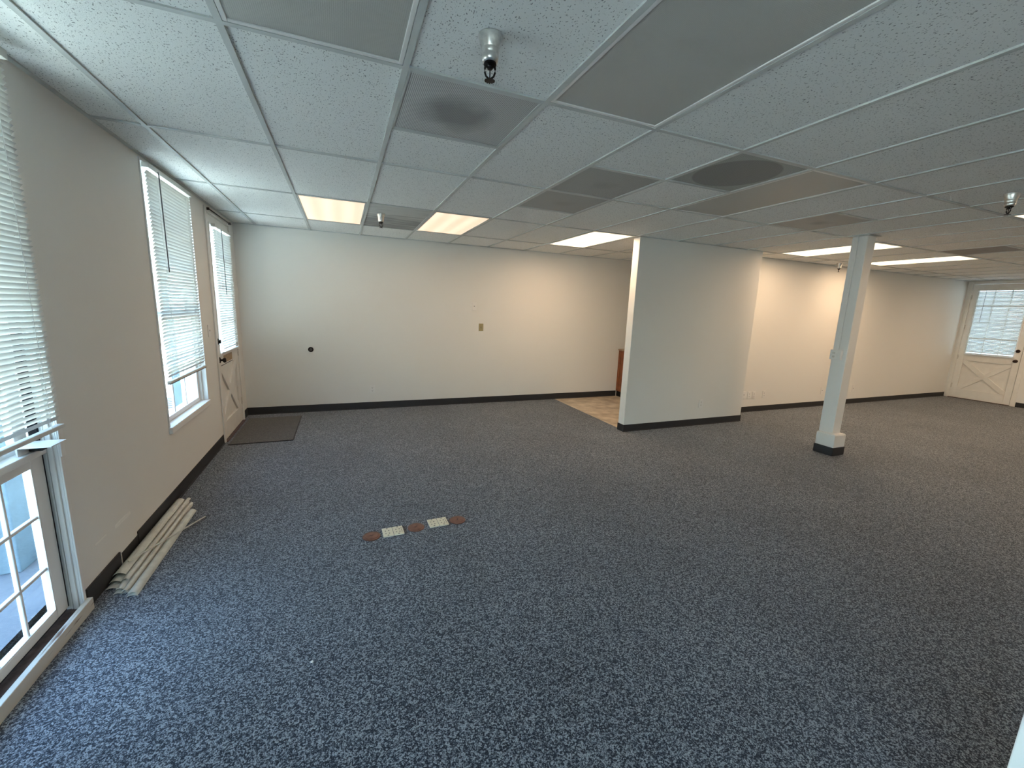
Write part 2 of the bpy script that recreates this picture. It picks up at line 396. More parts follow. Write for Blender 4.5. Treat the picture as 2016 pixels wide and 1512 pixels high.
bm = bmesh.new()
for i in range(0, nx):
    x0, x1 = max(gx(i), XL), min(gx(i+1), XR)
    if x1-x0 < .03: continue
    for j in range(-4, 5):
        y0, y1 = gy(j), min(gy(j+1), YB)
        y0 = max(y0, YN)
        if y1-y0 < .03: continue
        segs = [(y0, y1)]
        for (a, b) in taken.get(i, []):
            ya, yb = gy(a), gy(b); ns = []
            for (s, e) in segs:
                if yb <= s+.01 or ya >= e-.01: ns.append((s, e)); continue
                if ya-s > .02: ns.append((s, ya))
                if e-yb > .02: ns.append((yb, e))
            segs = ns
        for (s, e) in segs:
            if s > YR and x0 > 7.3: continue
            z = CZ+.0075+random.uniform(-.001, .001)
            vs = bx(bm, x0+.002, x1-.002, s+.002, e-.002, z, z+.016)
            for v in vs: v.co.z += random.uniform(-.0006, .0006)
ceil = obj('ceiling', bm, TILE); struct(ceil, 'suspended ceiling of fissured white acoustic tiles', 'ceiling')
boxes('deck_above', [(XL-.2, XR+.12, YN-.2, YB+.2, ZT, ZT+.1)], WALL, ceil)
bm = bmesh.new()
hw = .012
for i in range(0, nx+1):
    x = gx(i)
    if x < XL+.01 or x > XR: continue
    bx(bm, x-hw, x+hw, YN, YR if x > 7.3 else YB, CZ, CZ+.0085)
for j in range(-3, 4):
    y = gy(j)
    if y > YB: continue
    bx(bm, XL, XR if y < YR else 7.3, y-hw*.95, y+hw*.95, CZ+.0004, CZ+.0083)
for (i, j, k, lb) in VENTS:
    for jj in (j, j+.5):
        if abs(jj-round(jj)) > .1: bx(bm, gx(i), gx(i+1), gy(jj)-hw*.9, gy(jj)+hw*.9, CZ+.0006, CZ+.008)
obj('grid_bars', bm, BARP, ceil)
# wall angle along the walls
boxes('edge_angle', [(XL, XL+.022, YN, YB, CZ+.0006, CZ+.0075), (XL, 7.3, YB-.022, YB, CZ+.0008, CZ+.007), (XP0-.02, XP1+.02, YP-.02, YP, CZ-.001, CZ+.006), (XP0-.02, XP0, YP, YPB, CZ-.001, CZ+.006),
                      (XP1, XR, YR-.022, YR, CZ+.0008, CZ+.007), (XR-.022, XR, YN, YR, CZ+.0006, CZ+.0075)], BARP, ceil)

# ------------------------------------------------------------------ troffers
def troffer(i, j, kind, label):
    x0, x1, y0, y1 = gx(i)+.013, gx(i+1)-.013, gy(j)+.013, gy(j+1)-.013
    W, L = x1-x0, y1-y0
    t = thing('ceiling_light', label, 'ceiling light', (x0, y0, CZ), 0, 'recessed ceiling troffers')
    fw = .016
    boxes('frame', [(0, fw, 0, L, .001, .02), (W-fw, W, 0, L, .001, .02), (fw, W-fw, 0, fw, .001, .02), (fw, W-fw, L-fw, L, .001, .02)], WHITE if kind == 'off' else BARP, t, bevel=.002)
    boxes('diffuser', [(fw, W-fw, fw, L-fw, .006, .010)], {'off': DIFF_OFF, 'dim': DIFF_DIM, 'lit': DIFF_LIT}[kind], t)
    boxes('housing', [(0, W, 0, L, .10, .104), (0, .002, 0, L, .02, .10), (W-.002, W, 0, L, .02, .10), (0, W, 0, .002, .02, .10), (0, W, L-.002, L, .02, .10)], WHITE, t)
    if kind != 'off':
        l = D.lights.new('lamp_tubes', 'AREA'); l.shape = 'RECTANGLE'; l.size = W-.08; l.size_y = L-.08
        l.energy = LAMP_W*(.24 if kind == 'dim' else 1.3 if i in (7, 15, 17, 20) else .95); l.color = LAMP_COL
        lo = D.objects.new('lamp_tubes', l); C.objects.link(lo); lo.parent = t; lo.location = (W/2, L/2, -.004)
for a in TROFF: troffer(*a)

# ------------------------------------------------------------------ vents and the stained tile
PERF = {'a': perforated('perforated_face_smudged', (.62, .62, .60), (.30, .30, .30), .17, square=.17, cx=.27, cy=.30),
        'b': perforated('perforated_face_grey', (.50, .52, .50), (.42, .43, .41), .10, square=.2),
        'c': perforated('perforated_face_round', (.46, .49, .47), (.27, .28, .27), .255, square=0, cx=.29, cy=.29),
        'd': perforated('perforated_face_streaked', (.60, .60, .57), (.35, .35, .34), .12, square=.25),
        'e': perforated('perforated_face_dark', (.36, .33, .30), (.30, .28, .25), .12, square=.2)}
for (i, j, k, lb) in VENTS:
    x0, x1, y0, y1 = gx(i)+.0125, gx(i+1)-.0125, gy(j)+.0125, gy(j+.5)-.0125
    W, L = x1-x0, y1-y0
    t = thing('ceiling_vent', lb, 'ceiling vent', (x0, y0, CZ), 0, 'square perforated ceiling vents')
    fw = .009
    boxes('frame', [(0, fw, 0, L, .001, .014), (W-fw, W, 0, L, .001, .014), (fw, W-fw, 0, fw, .001, .014), (fw, W-fw, L-fw, L, .001, .014)], BARP, t, bevel=.001)
    boxes('perforated_face', [(fw, W-fw, fw, L-fw, .005, .008)], PERF[k], t)
    boxes('duct_box', [(.01, W-.01, .01, L-.01, .02, .2)], WHITE, t)
o = boxes('stained_ceiling_tile', [(0, GT-.026, 0, GD-.026, 0, .014)], STAIN, loc=(gx(3)+.013, gy(2)+.013, CZ+.005)); tag(o, 'grey dust-streaked ceiling tile between the two peach troffers', 'ceiling tile')

# ------------------------------------------------------------------ baseboards
BH = .10
def base(name, lst, label):
    o = boxes(name, lst, RUBBER, bevel=.0025); struct(o, label, 'baseboard'); return o
o = base('baseboard_left', [(XL, XL+.006, 2.995, 5.03, 0, BH), (XL, XL+.014, 2.995, 5.03, 0, .012), (XL, XL+.004, 2.77, 2.995, 0, .078), (XL, XL+.009, 2.43, 2.77, 0, BH),
         (XL, XL+.009, 6.03, YB, 0, BH)], 'dark rubber baseboard of the left wall with a shorter patched piece')
boxes('torn_edge', [(XL, XL+.011, 2.764, 2.772, .004, .098)], HINGE, o)
base('baseboard_back', [(XL+.01, 4.655, YB-.008, YB, 0, BH), (XL+.01, 4.655, YB-.014, YB, 0, .012)], 'dark rubber baseboard along the long back wall')
base('baseboard_partition', [(XP0-.006, XP1+.006, YP-.007, YP, 0, .093), (XP0-.006, XP0, YP, YPB+.006, 0, .093), (XP1, XP1+.006, YP, YR, 0, .093), (XP0-.012, XP1+.006, YP-.013, YP, 0, .01)], 'dark rubber baseboard around the partition')
base('baseboard_back_right', [(XP1+.006, XR, YR-.007, YR, 0, .09), (XP1+.006, XR, YR-.013, YR, 0, .01)], 'dark rubber baseboard of the right-hand bay')
base('baseboard_right', [(XR-.007, XR, YN, 3.60, 0, .09)], 'dark rubber baseboard right of the far door')

# ------------------------------------------------------------------ windows (local: x along wall, -y into the room)
RL = PI/2      # left wall rotation
def window(num, y0, y1, z0, z1, label):
    W = y1-y0
    t = thing('window_%d' % num, label, 'window', (XL, y0, 0), RL, kind='structure'); return t, W
# window_1: tall sash by the camera; local x = y-1.36
t, W = window(1, *W1, 'tall white sash window at the left picture edge with divided lower panes')
w_ = lambda y: y-W1[0]
boxes('window_frame', [(.0, W, .0, WT, 2.385, 2.40), (w_(2.402), W, .0, WT, .0, 2.385), (0, .04, .0, WT, 0, 2.385), (.04, w_(2.402), .10, WT, .0, .045)], WHITE, t, bevel=.002)
boxes('jamb_stop', [(w_(2.392), w_(2.402), .012, .030, .03, 2.385), (w_(2.396), w_(2.402), .034, .040, .03, 2.385)], WHITE, t, bevel=.002)
boxes('side_casing', [(w_(2.402), w_(2.422), -.007, .0, .0, 2.40)], WHITE, t, bevel=.002)
boxes('upper_trim', [(w_(2.404), w_(2.436), -.012, -.0, .79, 2.36)], WHITE, t, bevel=.002)
sx0, sx1 = w_(1.405), w_(2.388)
gx0, gx1 = w_(1.47), w_(2.312)
gz0, gz1 = .095, .775
boxes('lower_sash', [(sx0, gx0, .045, .080, .052, .818), (gx1, sx1, .045, .080, .052, .818), (gx0, gx1, .045, .080, .052, gz0), (gx0, gx1, .045, .080, gz1, .818)], WHITE, t, bevel=.004)
boxes('glazing_bead', [(gx1-.006, gx1, .046, .060, gz0, gz1), (gx0, gx0+.006, .046, .060, gz0, gz1), (gx0, gx1, .046, .060, gz0, gz0+.006)], PLATE, t)
bm = bmesh.new(); n = 5
for k in range(1, n):
    x = gx0+(gx1-gx0)*k/n; bx(bm, x-.0065, x+.0065, .052, .068, gz0, gz1)
for z in (.307, .553): bx(bm, gx0, gx1, .051, .069, z-.007, z+.007)
obj('muntins', bm, WHITE, t, bevel=.003)
boxes('pane', [(gx0, gx1, .059, .062, gz0, gz1)], GLASS, t)
boxes('meeting_rail', [(sx0, sx1, .082, .110, .815, .885), (sx0, sx1, .028, .082, .818, .848)], WHITE, t, bevel=.003)
boxes('upper_sash', [(sx0, gx0, .084, .112, .885, 2.385), (gx1, sx1, .084, .112, .885, 2.385), (gx0, gx1, .084, .112, 2.33, 2.385)], WHITE, t, bevel=.003)
bm = bmesh.new()
for k in range(1, n):
    x = gx0+(gx1-gx0)*k/n; bx(bm, x-.0065, x+.0065, .090, .106, .885, 2.33)
for z in (1.25, 1.61, 1.97): bx(bm, gx0, gx1, .089, .107, z-.007, z+.007)
obj('muntins', bm, WHITE, t, bevel=.003)
boxes('pane', [(gx0, gx1, .097, .100, .885, 2.33)], GLASS, t)
boxes('sash_gap_shade', [(w_(2.388), w_(2.402), .050, .078, .05, 2.385), (sx0, sx1, .052, .078, .040, .052)], GAPSHADE, t)  # dark filler stands in for the shade inside the open gap
boxes('sill_board', [(.04, w_(2.402), -.006, .10, .0, .032)], ROTWOOD, t)
boxes('sill_lip', [(.0, w_(2.425), -.030, -.006, .0, .062)], PEEL, t, bevel=.003)
bm = bmesh.new(); bx(bm, w_(2.245), w_(2.352), -.062, .050, .882, .886); bx(bm, w_(2.25), w_(2.33), .046, .052, .848, .884)
obj('sash_latch_plate', bm, PLATE, t, bevel=.001)
boxes('latch_hook', [(w_(2.31), w_(2.345), .0, .045, .850, .882)], BLACK, t, bevel=.004)

# window_2
t, W = window(2, *W2, 'white sash window in the middle of the left wall under a half-open blind')
boxes('window_frame', [(0, .025, .03, WT, .566, 2.40), (W-.025, W, .03, WT, .566, 2.40), (0.025, W-.025, .03, WT, 2.375, 2.40), (.025, W-.025, .088, WT, .56, .60)], WHITE, t, bevel=.003)
a, b = .025, W-.025
boxes('lower_sash', [(a, a+.045, .05, .085, .57, 1.38), (b-.045, b, .05, .085, .57, 1.38), (a+.045, b-.045, .05, .085, .57, .606), (a+.045, b-.045, .05, .085, 1.34, 1.38)], WHITE, t, bevel=.004)
boxes('upper_sash', [(a, a+.045, .088, .118, 1.36, 2.375), (b-.045, b, .088, .118, 1.36, 2.375), (a+.045, b-.045, .088, .118, 2.33, 2.375), (a+.045, b-.045, .088, .118, 1.36, 1.40)], WHITE, t, bevel=.004)
bm = bmesh.new()
for k in range(1, 3):
    x = a+.045+(b-a-.09)*k/3; bx(bm, x-.008, x+.008, .06, .076, .606, 1.34); bx(bm, x-.008, x+.008, .094, .110, 1.40, 2.33)
for z in (1.0,): bx(bm, a+.045, b-.045, .059, .077, z-.008, z+.008)
for z in (1.71, 2.02): bx(bm, a+.045, b-.045, .093, .111, z-.008, z+.008)
obj('muntins', bm, WHITE, t, bevel=.002)
boxes('pane', [(a+.045, b-.045, .066, .069, .606, 1.34)], GLASS, t)
boxes('pane', [(a+.045, b-.045, .101, .104, 1.40, 2.33)], GLASS, t)
o = boxes('window_sill', [(-.01, W+.01, -.022, .088, .52, .568)], WHITE, t, bevel=.004)
boxes('reveal_trim', [(-.012, .004, -.007, .032, .569, 2.412), (W-.004, W+.012, -.007, .032, .569, 2.412), (.004, W-.004, -.007, .032, 2.394, 2.412)], WHITE, t, bevel=.002)

# unseen windows added to let more daylight into the room
def plain_window(num, loc, rz, W, z0, z1, label):
    t = thing('window_%d' % num, label, 'window', loc, rz, kind='structure')
    boxes('window_frame', [(0, .04, .05, .12, z0, z1), (W-.04, W, .05, .12, z0, z1), (.04, W-.04, .05, .12, z0, z0+.04), (.04, W-.04, .05, .12, z1-.04, z1), (W/2-.02, W/2+.02, .05, .12, z0+.04, z1-.04)], WHITE, t, bevel=.003)
    boxes('pane', [(.04, W-.04, .08, .083, z0+.04, z1-.04)], GLASS, t)
plain_window(3, (XL, WA[0], 0), RL, WA[1]-WA[0], .25, 2.3, 'added unseen daylight window in the left wall behind the viewpoint')
plain_window(4, (XL, WB[0], 0), RL, WB[1]-WB[0], .3, 2.3, 'added unseen daylight window at the rear end of the left wall')
for k, (x0, x1) in enumerate(FRONT):
    plain_window(5+k, (x1, YN, 0), PI, x1-x0, .3, 2.3, 'wide white framed window of the rear wall')

# ------------------------------------------------------------------ half-glazed crossbuck doors
def door(num, loc, rz, W, H, knob_x, label, mail=False, hinge_x=0, casing_left=.06, casing_right=.06):
    """local x along the leaf 0..W, -y into the room, leaf face at y=0"""
    t = thing('door_%d' % num, label, 'door', loc, rz, kind='structure')
    g0, g1, gz0, gz1 = .095, W-.095, .94, 2.25
    th = .044
    boxes('leaf', [(0, g0, 0, th, .012, H), (g1, W, 0, th, .012, H), (g0, g1, 0, th, gz1, H), (g0, g1, 0, th, .80, gz0), (g0, g1, 0, th, .012, .20),
                   (g0, g1, .020, th-.010, .20, .80)], DOORP, t, bevel=.002)
    # crossbuck boards
    p0, p1, q0, q1 = g0, g1, .20, .80
    w2 = .042; L = math.hypot(p1-p0, q1-q0); ang = math.atan2(q1-q0, p1-p0)
    bm = bmesh.new()
    dx, dz = w2/math.sin(ang), w2/math.cos(ang)
    poly_prism(bm, [(p0, q0), (p0+dx, q0), (p1, q1-dz), (p1, q1), (p1-dx, q1), (p0, q0+dz)], .002, .022)
    poly_prism(bm, [(p1, q0), (p1, q0+dz), (p0+dx, q1), (p0, q1), (p0, q1-dz), (p1-dx, q0)], .0025, .0215)
    obj('crossbuck', bm, DOORP, t, bevel=.003)
    boxes('glazing_frame', [(g0-.012, g0+.012, -.006, .012, gz0, gz1), (g1-.012, g1+.012, -.006, .012, gz0, gz1), (g0-.012, g1+.012, -.006, .012, gz1-.012, gz1+.012), (g0-.012, g1+.012, -.02, .012, gz0-.022, gz0+.004)], WHITE, t, bevel=.003)
    boxes('pane', [(g0, g1, .028, .031, gz0, gz1)], GLASS, t)
    bm = bmesh.new()
    for k in (1, 2): x = g0+(g1-g0)*k/3; bx(bm, x-.008, x+.008, .022, .037, gz0, gz1)
    for k in (1, 2, 3): z = gz0+(gz1-gz0)*k/4; bx(bm, g0, g1, .021, .038, z-.008, z+.008)
    obj('muntins', bm, WHITE, t)
    # knob and bolt
    for nm, z, r, ln in (('door_knob', .875, .027, .06), ('deadbolt', 1.07, .02, .028)):
        bm = bmesh.new()
        lathe(bm, [(0, 0), (.032, 0), (.032, .006), (.024, .010), (.011, .014), (.011, ln*.45), (r*.8, ln*.55), (r, ln*.75), (r*.85, ln*.95), (0, ln)], 28)
        bmesh.ops.rotate(bm, verts=bm.verts, cent=(0, 0, 0), matrix=Matrix.Rotation(PI/2, 3, 'X'))
        bmesh.ops.translate(bm, verts=bm.verts, vec=(knob_x, 0, z))
        obj(nm, bm, BLACK if num == 1 else DKBROWN, t, smooth=True)
    for z in (2.10, 1.49, .87, .26):
        bm = bmesh.new(); tube(bm, [(hinge_x, -.006, z-.045), (hinge_x, -.006, z+.045)], .007, 10); bx(bm, hinge_x-.018, hinge_x+.018, -.003, .0, z-.045, z+.045)
        obj('hinge', bm, HINGE, t)
    if mail:
        boxes('mail_slot', [(.22, .58, -.004, .0, .825, .905)], TAN, t, bevel=.002)
        boxes('mail_slot_frame', [(.10, .60, -.003, .0, .806, .813)], SLOT, t)
    # jambs, head and casing
    boxes('door_frame', [(-.012, -.002, .0, .12, 0, H+.015), (W+.002, W+.012, .0, .12, 0, H+.015), (-.012, W+.012, .0, .12, H+.004, H+.02),
                         (-.012-casing_left, -.006, -.014, .0, 0, H+.06), (W+.006, W+.012+casing_right, -.014, .0, 0, H+.06), (-.006, W+.006, -.014, .0, H+.008, H+.06)], DOORP, t, bevel=.003)
    boxes('threshold', [(-.01, W+.01, -.03, .12, .0, .01)], ROTWOOD, t, bevel=.003)
    return t
door(1, (XL, 5.09, 0), RL, .88, 2.335, .055, 'white half-glazed crossbuck door with a mail slot at the end of the left wall', mail=True, hinge_x=.882, casing_left=.03, casing_right=.05)
door(2, (XR, 4.57, 0), -PI/2, .89, 2.36, .83, 'cream half-glazed crossbuck door in the far right wall', hinge_x=-.003, casing_left=.04, casing_right=.06)

# ------------------------------------------------------------------ blinds
def blind(loc, rz, W, z0, z1, pitch, tilt, label, slat_w=.0252, wand=None, wob=0, messy=None, rail_over=0, cords=(.12, .88), headrail=True, seed=1):
    rnd = random.Random(seed)
    t = thing('window_blind', label, 'blind', loc, rz, 'white mini blinds')
    if headrail: boxes('headrail', [(-.004, W+.004, -.02, .018, z1-.005, z1+.028)], SLAT, t, bevel=.002)
    bm = bmesh.new(); n = int((z1-z0-.02)/pitch)
    for k in range(n):
        z = z1-.02-(k+.5)*pitch
        ti = tilt + rnd.uniform(-1, 1)*math.radians(3)
        dzl = dzr = 0
        if messy and messy[0] < z < messy[1]:
            ti += rnd.uniform(-.15, .2); dzl = rnd.uniform(-.005, .005); dzr = rnd.uniform(-.004, .004)
        xo = rnd.uniform(-wob, wob)
        prof = []
        for s in (-1, -.5, 0, .5, 1):      # s=-1 room edge; crowned slat
            y = s*slat_w/2; c = (1-s*s)*.0022
            # tilt: room edge up
            yy = y*math.cos(ti) + c*math.sin(ti); zz = -y*math.sin(ti) + c*math.cos(ti)
            prof.append((yy, zz))
        segs = 6
        top = [[bm.verts.new((xo+W*i/segs, y, z+zz+dzl*(1-i/segs)+dzr*i/segs)) for (y, zz) in prof] for i in range(segs+1)]
        bot = [[bm.verts.new((xo+W*i/segs, y, z+zz-.0005+dzl*(1-i/segs)+dzr*i/segs)) for (y, zz) in prof] for i in range(segs+1)]
        for i in range(segs):
            for j in range(4):
                bm.faces.new((top[i][j], top[i+1][j], top[i+1][j+1], top[i][j+1]))
                bm.faces.new((bot[i][j], bot[i][j+1], bot[i+1][j+1], bot[i+1][j]))
    obj('slats', bm, SLAT, t, smooth=True)
    boxes('bottom_rail', [(-rail_over, W+rail_over, -.013, .013, z0-.018, z0)], SLAT, t, bevel=.003)
    for c in cords:
        bm = bmesh.new()
        for yy in (-.0135, .0135): tube(bm, [(W*c, yy, z0), (W*c, yy, z1)], .0011, 5)
        for q in range(int((z1-z0)/.05)): bx(bm, W*c-.0008, W*c+.0008, -.0135, .0135, z0+.02+q*.05, z0+.0215+q*.05)
        obj('ladder_cord', bm, PLATE, t)
    if wand:
        bm = bmesh.new(); tube(bm, [(wand[0], -.030, z1), (wand[0]+.002, -.034, z1-.02), (wand[0]+wand[2], -.034, wand[1])], .0038, 8)
        obj('tilt_wand', bm, SLOT if len(wand) > 3 else PLATE, t)
    return t
# foreground blind, outside mounted
b1 = blind((-1.150, 1.372, 0), RL, .972, .957, 2.375, .0212, math.radians(57), 'large white slatted blind at the left picture edge over the divided panes', rail_over=.008, cords=(.10, .915), seed=3)
b2 = blind((-1.187, 3.705, 0), RL, .875, .905, 2.368, .0245, math.radians(57), 'white slatted blind with crooked lower slats on the middle left window', wand=(.12, 1.69, .008, 1), messy=(.96, 1.22), wob=.003, cords=(.16, .86), seed=5)
b3 = blind((-1.172, 5.205, 0), RL, .70, .955, 2.225, .0262, math.radians(54), 'narrow white slatted blind hung on the left door glass', wand=(.17, 1.55, .004, 1), wob=.001, seed=8)
b4 = blind((12.068, 4.475, 0), -PI/2, .70, .965, 2.235, .0262, math.radians(54), 'white slatted blind hung on the far right door glass', wand=(.13, 1.60, .0, 1), wob=.001, seed=9)
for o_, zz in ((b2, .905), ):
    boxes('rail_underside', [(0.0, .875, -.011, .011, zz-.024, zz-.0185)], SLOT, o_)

# ------------------------------------------------------------------ outdoors, seen through the panes
o = boxes('patio_ground', [(-14, XL-WT, -14, 16, -.12, -.03)], EXTGROUND); tag(o, 'pale concrete walkway outside the left windows', 'ground', kind='structure')
o = boxes('shade_paving_strip', [(-3.1, -1.42, -3, 9, -.03, -.015)], EXTPAVE); tag(o, 'added paving strip right outside the left windows, coloured dark as shade', 'paving', kind='structure')  # added slab; shade on the ground is put into its dark colour
o = boxes('outer_sill_strip', [(-1.42, XL-WT, -3, 9, -.03, .0)], EXTPAVE); tag(o, 'blue-grey strip against the outside of the left wall', 'kerb', kind='structure')
o = boxes('terrace_ground', [(XL-.2, 24, -20, YN-.2, -.12, -.03), (XR+.12, 24, YN-.2, 12, -.12, -.03)], EXTPAVE); tag(o, 'concrete apron behind the rear window wall', 'ground', kind='structure')
t = thing('garden_wall', 'pale boundary wall beyond the left windows', 'wall', (-8.5, 0, -.03))
boxes('wall_panel', [(-.12, 0, -6, 15, 0, 1.2)], EXTWALL, t); boxes('coping', [(-.16, .04, -6, 15, 1.2, 1.26)], EXTWHITE, t)
t = thing('porch_post', 'blue-grey porch post close outside the foreground window', 'post', (-1.74, 3.02, -.015), group='porch posts')
boxes('shaft', [(-.05, .05, -.10, .06, 0, 2.55)], EXTPOST, t, bevel=.006); boxes('trim_board', [(-.045, .055, .06, .11, 0, 2.55)], EXTPAVE, t, bevel=.004)
t = thing('porch_post', 'blue-grey porch post outside the middle left window', 'post', (-2.05, 6.75, -.015), group='porch posts')
boxes('shaft', [(-.05, .05, -.12, .12, 0, 2.55)], EXTPOST, t, bevel=.006); boxes('trim_board', [(-.045, .055, .12, .17, 0, 2.55)], EXTPAVE, t, bevel=.004)
t = thing('porch_screen', 'pale slatted porch screen outside the middle left window', 'screen', (-2.15, 7.05, -.015))
for k in range(6): boxes('board', [(-.03, .03, k*.17, k*.17+.09, 0, 2.3)], EXTPAVE, t, bevel=.004)
t = thing('sky_block_wall', 'added outdoor wall blocking the sky beyond the far right door', 'wall', (XR+2.6, 0, -.03))  # added tall and close to cut the sky behind the door blind
boxes('wall_panel', [(0, .12, 1, 9, 0, 3.6)], EXTWALL, t)

t = thing('sun_block_canopy', 'added unseen flat canopy blocking the sun above the far right door', 'canopy', (XR+.12, 4.1, 2.6))  # added out of view to keep sun off the door glass
boxes('canopy_slab', [(0, 1.6, -2.2, 1.6, 0, .12)], EXTWHITE, t); boxes('canopy_post', [(1.5, 1.6, -2.2, -2.1, -2.63, 0)], EXTWHITE, t); boxes('canopy_post', [(1.5, 1.6, 1.5, 1.6, -2.63, 0)], EXTWHITE, t)
# ------------------------------------------------------------------ column with surface outlet
t = thing('support_column', 'square white support column with a stepped base, standing on the carpet', 'column', (5.246, 2.925, 0))
bx0 = (-.070, .070, -.075, .075)
boxes('shaft', [(-.070, .070, -.075, .075, .245, CZ+.01)], WHITE, t, bevel=.004)
boxes('plinth', [(-.118, .082, -.135, .065, .095, .238)], WHITE, t, bevel=.004)
boxes('plinth_top', [(-.112, .078, -.128, .062, .238, .246)], WHITE, t, bevel=.003)
boxes('rubber_base', [(-.124, .086, -.142, .071, 0, .095)], RUBBER, t, bevel=.003)
boxes('top_collar', [(-.10, .10, -.105, .10, CZ-.003, CZ+.002)], BARP, t)
t = thing('surface_outlet', 'white surface-mounted outlet box with conduit on the column', 'outlet', (5.176, 2.945, 1.145))
boxes('box', [(-.034, -.0005, -.058, .058, -.056, .056)], PLATE, t, bevel=.004)
boxes('cover_plate', [(-.038, -.034, -.020, .055, -.052, .052)], PLATE, t, bevel=.002)
boxes('socket', [(-.0395, -.038, .003, .030, .010, .032)], HINGE, t, bevel=.002); boxes('socket', [(-.0395, -.038, .003, .030, -.034, -.012)], HINGE, t, bevel=.002)
boxes('end_cap', [(-.042, -.034, -.056, -.028, -.045, .050)], WHITE, t, bevel=.002)
boxes('conduit', [(-.012, -.0005, -.012, .006, .056, CZ-1.145)], WHITE, t, bevel=.003)

# ------------------------------------------------------------------ wall plates
def outlet(loc, rz, label, kind='duplex', m=PLATE, W=.072, H=.116, group='wall outlet plates'):
    t = thing('wall_outlet' if kind == 'duplex' else ('wall_plate' if kind == 'blank' else 'light_switch'), label, 'outlet' if kind == 'duplex' else ('wall plate' if kind == 'blank' else 'switch'), loc, rz, group)
    boxes('plate', [(-W/2, W/2, -.007, 0, -H/2, H/2)], m, t, bevel=.002)
    if kind == 'duplex':
        for s in (1, -1):
            o = boxes('socket', [(-.017, .017, -.009, -.007, s*.021-.014, s*.021+.014)], m, t, bevel=.002)
            boxes('slots', [(-.008, -.005, -.0095, -.009, s*.021-.003, s*.021+.008), (.005, .008, -.0095, -.009, s*.021-.003, s*.021+.008), (-.003, .003, -.0095, -.009, s*.021-.011, s*.021-.006)], SLOT, o)
    elif kind == 'switch':
        boxes('toggle', [(-.005, .005, -.016, -.007, -.004, .010)], m, t, bevel=.001)
        boxes('switch_slot', [(-.007, .007, -.0075, -.007, -.013, .013)], SLOT if m is BEIGE else m, t)
    else:
        boxes('jack', [(-.006, .006, -.009, -.007, -.002, .010)], SLOT, t)
    return t
outlet((.378, YB, .290), 0, 'white duplex outlet low on the long back wall')
outlet((1.898, YB, 1.53), 0, 'white blank plate high on the long back wall', 'blank', group=None)
t = outlet((2.016, YB, 1.213), 0, 'beige switch plate in the middle of the long back wall', 'switch', BEIGE, group=None)
outlet((4.625, YP, .310), 0, 'white duplex outlet low on the partition wall')
outlet((5.972, YR, .285), 0, 'white wall plate half hidden by the partition corner', 'blank')
outlet((6.093, YR, .280), 0, 'white duplex outlet, left of the close pair right of the partition')
outlet((6.205, YR, .275), 0, 'white duplex outlet, right of the close pair right of the partition')
outlet((6.440, YR, .280), 0, 'white duplex outlet standing apart, nearest the column')
outlet((7.93, YR, .28), 0, 'white plate just left of the column low on the far wall', 'blank')
outlet((8.83, YR, .285), 0, 'white plate just right of the column low on the far wall', 'blank')
outlet((XL, 4.86, 1.20), RL, 'white light switch between the middle left window and the door', 'switch', WHITE, group=None)
# round black knob on back wall
t = thing('round_wall_plug', 'small round black plug on the back wall near the left door', 'plug', (-.405, YB, .871))
bm = bmesh.new(); lathe(bm, [(0, 0), (.034, 0), (.034, .010), (.028, .016), (.020, .016)], 28); lathe(bm, [(.020, .008), (.0, .008)], 28)
bmesh.ops.rotate(bm, verts=bm.verts, cent=(0, 0, 0), matrix=Matrix.Rotation(PI/2, 3, 'X')); obj('ring', bm, BLACK, t, smooth=False)
bm = bmesh.new(); lathe(bm, [(0, .009), (.017, .009), (.015, .016), (.006, .020), (0, .020)], 24)
bmesh.ops.rotate(bm, verts=bm.verts, cent=(0, 0, 0), matrix=Matrix.Rotation(PI/2, 3, 'X')); obj('centre', bm, mat('grey_rubber', (.10, .10, .10), .5), t)

# curtain rod over the left door
t = thing('curtain_rod', 'thin black curtain rod above the left door', 'curtain rod', (XL, 5.06, 2.372))
bm = bmesh.new(); tube(bm, [(.03, .0, .0), (.03, .95, -.003)], .006, 10); obj('rod', bm, BLACK, t, smooth=True)
boxes('bracket', [(0, .036, .045, .058, -.012, .012)], BLACK, t, bevel=.002); boxes('bracket', [(0, .036, .90, .912, -.012, .012)], BLACK, t, bevel=.002)

